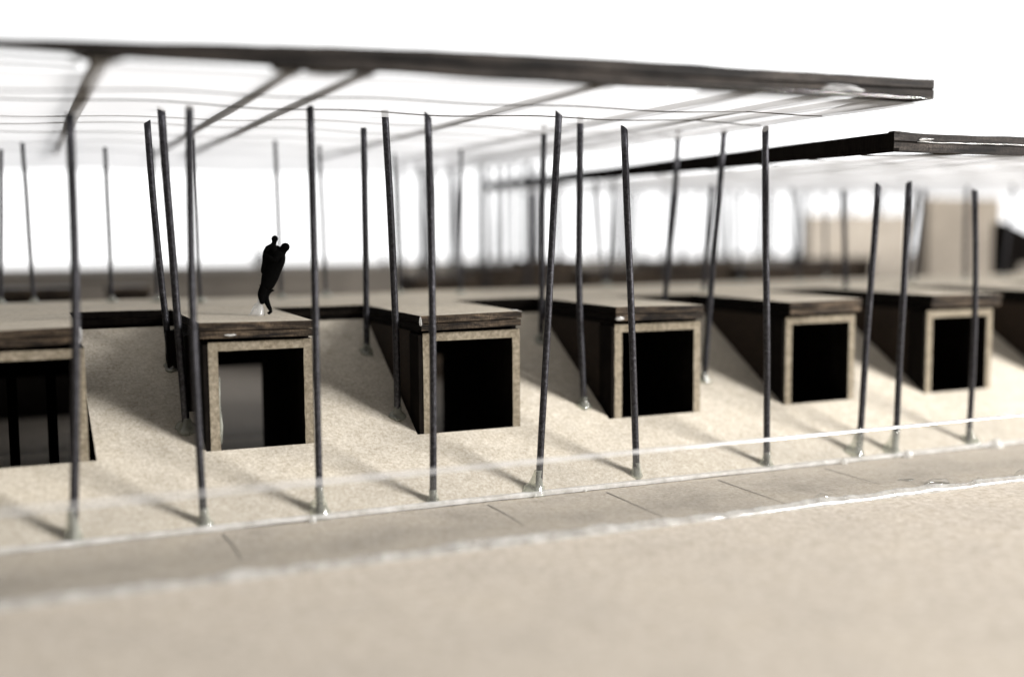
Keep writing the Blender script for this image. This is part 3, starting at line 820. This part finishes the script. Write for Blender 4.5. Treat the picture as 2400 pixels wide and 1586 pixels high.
M_beige = chipboard('dull_beige_board', (0.33, 0.295, 0.25), (0.37, 0.335, 0.29), (0.41, 0.375, 0.33), fine=20, bump=0.1)
tag(obj('beige_panel', bm, M_beige), 'tall blurred beige board left of the cream board', 'board')
bm = bmesh.new()
pl = [(16.98, 1.7), (16.98, 2.72), (17.25, 2.62), (18.6, 2.15), (18.6, 1.95), (17.35, 1.95), (17.3, 1.7)]
a_ = [bm.verts.new((x, 5.9, z)) for x, z in pl]; b_ = [bm.verts.new((x, 6.2, z)) for x, z in pl]
bm.faces.new(a_); bm.faces.new(b_[::-1])
for i in range(len(pl)):
    j = (i + 1) % len(pl); bm.faces.new((a_[i], a_[j], b_[j], b_[i]))
box(bm, 17.0, 17.25, 5.95, 6.15, 0.0, 1.7)
tag(obj('dark_bracket', bm, M_black), 'blurred black sloping shape at the right edge beside the cream board', 'bracket')

# ------------------------------------------------------------------ scale figures
def skin(name, nodes, edges, mat, parent=None, root=0, sub=2):
    me = bpy.data.meshes.new(name)
    me.from_pydata([tuple(nd[:3]) for nd in nodes], edges, [])
    o = bpy.data.objects.new(name, me); COL.objects.link(o)
    me.materials.append(mat)
    md = o.modifiers.new('skin', 'SKIN'); md.use_smooth_shade = True
    sv = me.skin_vertices[0].data
    for i, nd in enumerate(nodes):
        sv[i].radius = (nd[3], nd[3] * (nd[4] if len(nd) > 4 else 1)); sv[i].use_root = (i == root)
    ms = o.modifiers.new('sub', 'SUBSURF'); ms.levels = sub; ms.render_levels = sub
    if parent is not None: o.parent = parent
    return o
FO = Vector((2.352, 1.68, ZD))
rx = Vector((0.917, -0.398, 0)); ry = Vector((0.398, 0.917, 0))
K = 0.00073
def fpnt(zx, zy, dep, r):
    v = FO + rx * ((zx - 500) * K) + ry * dep + Vector((0, 0, (1335 - zy) * K))
    return (v.x, v.y, v.z, r)
adult = [fpnt(492, 850, 0, .096), fpnt(515, 740, 0, .104), fpnt(560, 630, 0, .100), fpnt(625, 535, 0, .104), fpnt(655, 465, 0, .074),
         fpnt(695, 418, 0, .038), fpnt(738, 370, 0, .058), fpnt(772, 332, 0, .018),
         fpnt(430, 940, -.03, .062), fpnt(372, 1045, -.035, .046), fpnt(392, 1140, -.03, .032), fpnt(385, 1185, -.03, .022),
         fpnt(450, 960, .03, .056), fpnt(408, 1080, .03, .040), fpnt(462, 1200, .01, .026), fpnt(505, 1290, 0, .020), fpnt(450, 1318, 0, .016),
         fpnt(655, 480, -.07, .042), fpnt(600, 570, -.11, .036), fpnt(520, 530, -.10, .030), fpnt(468, 510, -.06, .022),
         fpnt(655, 480, .07, .042), fpnt(600, 580, .11, .036), fpnt(520, 570, .10, .030), fpnt(470, 560, .06, .022)]
ae = [(0, 1), (1, 2), (2, 3), (3, 4), (4, 5), (5, 6), (6, 7), (0, 8), (8, 9), (9, 10), (10, 11), (0, 12), (12, 13), (13, 14), (14, 15), (15, 16),
      (3, 17), (17, 18), (18, 19), (19, 20), (3, 21), (21, 22), (22, 23), (23, 24)]
pa = tag(skin('person', adult, ae, M_figure), 'black scale figure leaning back on the deck, one foot down, holding a child up', 'person', 'black scale figures')
child = [fpnt(500, 560, -.01, .070), fpnt(530, 480, -.01, .092), fpnt(552, 405, -.01, .080), fpnt(566, 345, -.01, .030), fpnt(575, 302, -.01, .022), fpnt(586, 262, -.01, .048), fpnt(580, 212, -.01, .012),
         fpnt(515, 385, -.06, .036), fpnt(492, 395, -.08, .028), fpnt(478, 450, -.09, .020), fpnt(600, 400, .05, .034), fpnt(655, 405, .04, .026),
         fpnt(470, 610, -.05, .044), fpnt(425, 700, -.05, .034), fpnt(415, 760, -.04, .022), fpnt(480, 620, .05, .044), fpnt(430, 730, .05, .034), fpnt(420, 800, .05, .022)]
ce = [(0, 1), (1, 2), (2, 3), (3, 4), (4, 5), (5, 6), (2, 7), (7, 8), (8, 9), (2, 10), (10, 11), (0, 12), (12, 13), (13, 14), (0, 15), (15, 16), (16, 17)]
tag(skin('person', child, ce, M_figure), 'small black child figure held against the leaning figure, its head the topmost', 'person', 'black scale figures')
bm = bmesh.new()
gc = fpnt(330, 1240, 0, 0)
blob(bm, (gc[0], gc[1], ZD + .02), .045, .045, .135, 2, .2, 3, 0, lambda a, b: ZD)
for v in bm.verts:
    s = (v.co.z - ZD) / .15
    cx = gc[0] + 0.03 * (1 - s); v.co.x = cx + (v.co.x - cx) * (1.9 - 1.1 * s); v.co.y = gc[1] + (v.co.y - gc[1]) * (1.7 - 0.9 * s)
tag(obj('glue_blob', bm, M_gluewhite, None, True), 'milky blob of glue holding the foot of the black figure', 'glue')
# a blurred figure on the far terrace
ff = [(4.62, 13.95, 2.22, .05), (4.62, 13.95, 2.35, .03), (4.62, 13.95, 2.42, .055), (4.62, 13.95, 2.02, .08), (4.58, 13.95, 1.94, .05), (4.66, 13.97, 1.94, .05), (4.57, 13.95, 1.86, .04), (4.67, 13.97, 1.86, .04), (4.52, 13.95, 2.15, .04), (4.5, 13.93, 2.0, .03), (4.72, 13.95, 2.15, .04), (4.74, 13.93, 2.0, .03)]
tag(skin('person', ff, [(0, 1), (1, 2), (0, 3), (3, 4), (4, 6), (3, 5), (5, 7), (0, 8), (8, 9), (0, 10), (10, 11)], plain('grey_figure_card', (.12, .12, .12), .8)), 'faint blurred scale figure far behind, left of the black figures', 'person')
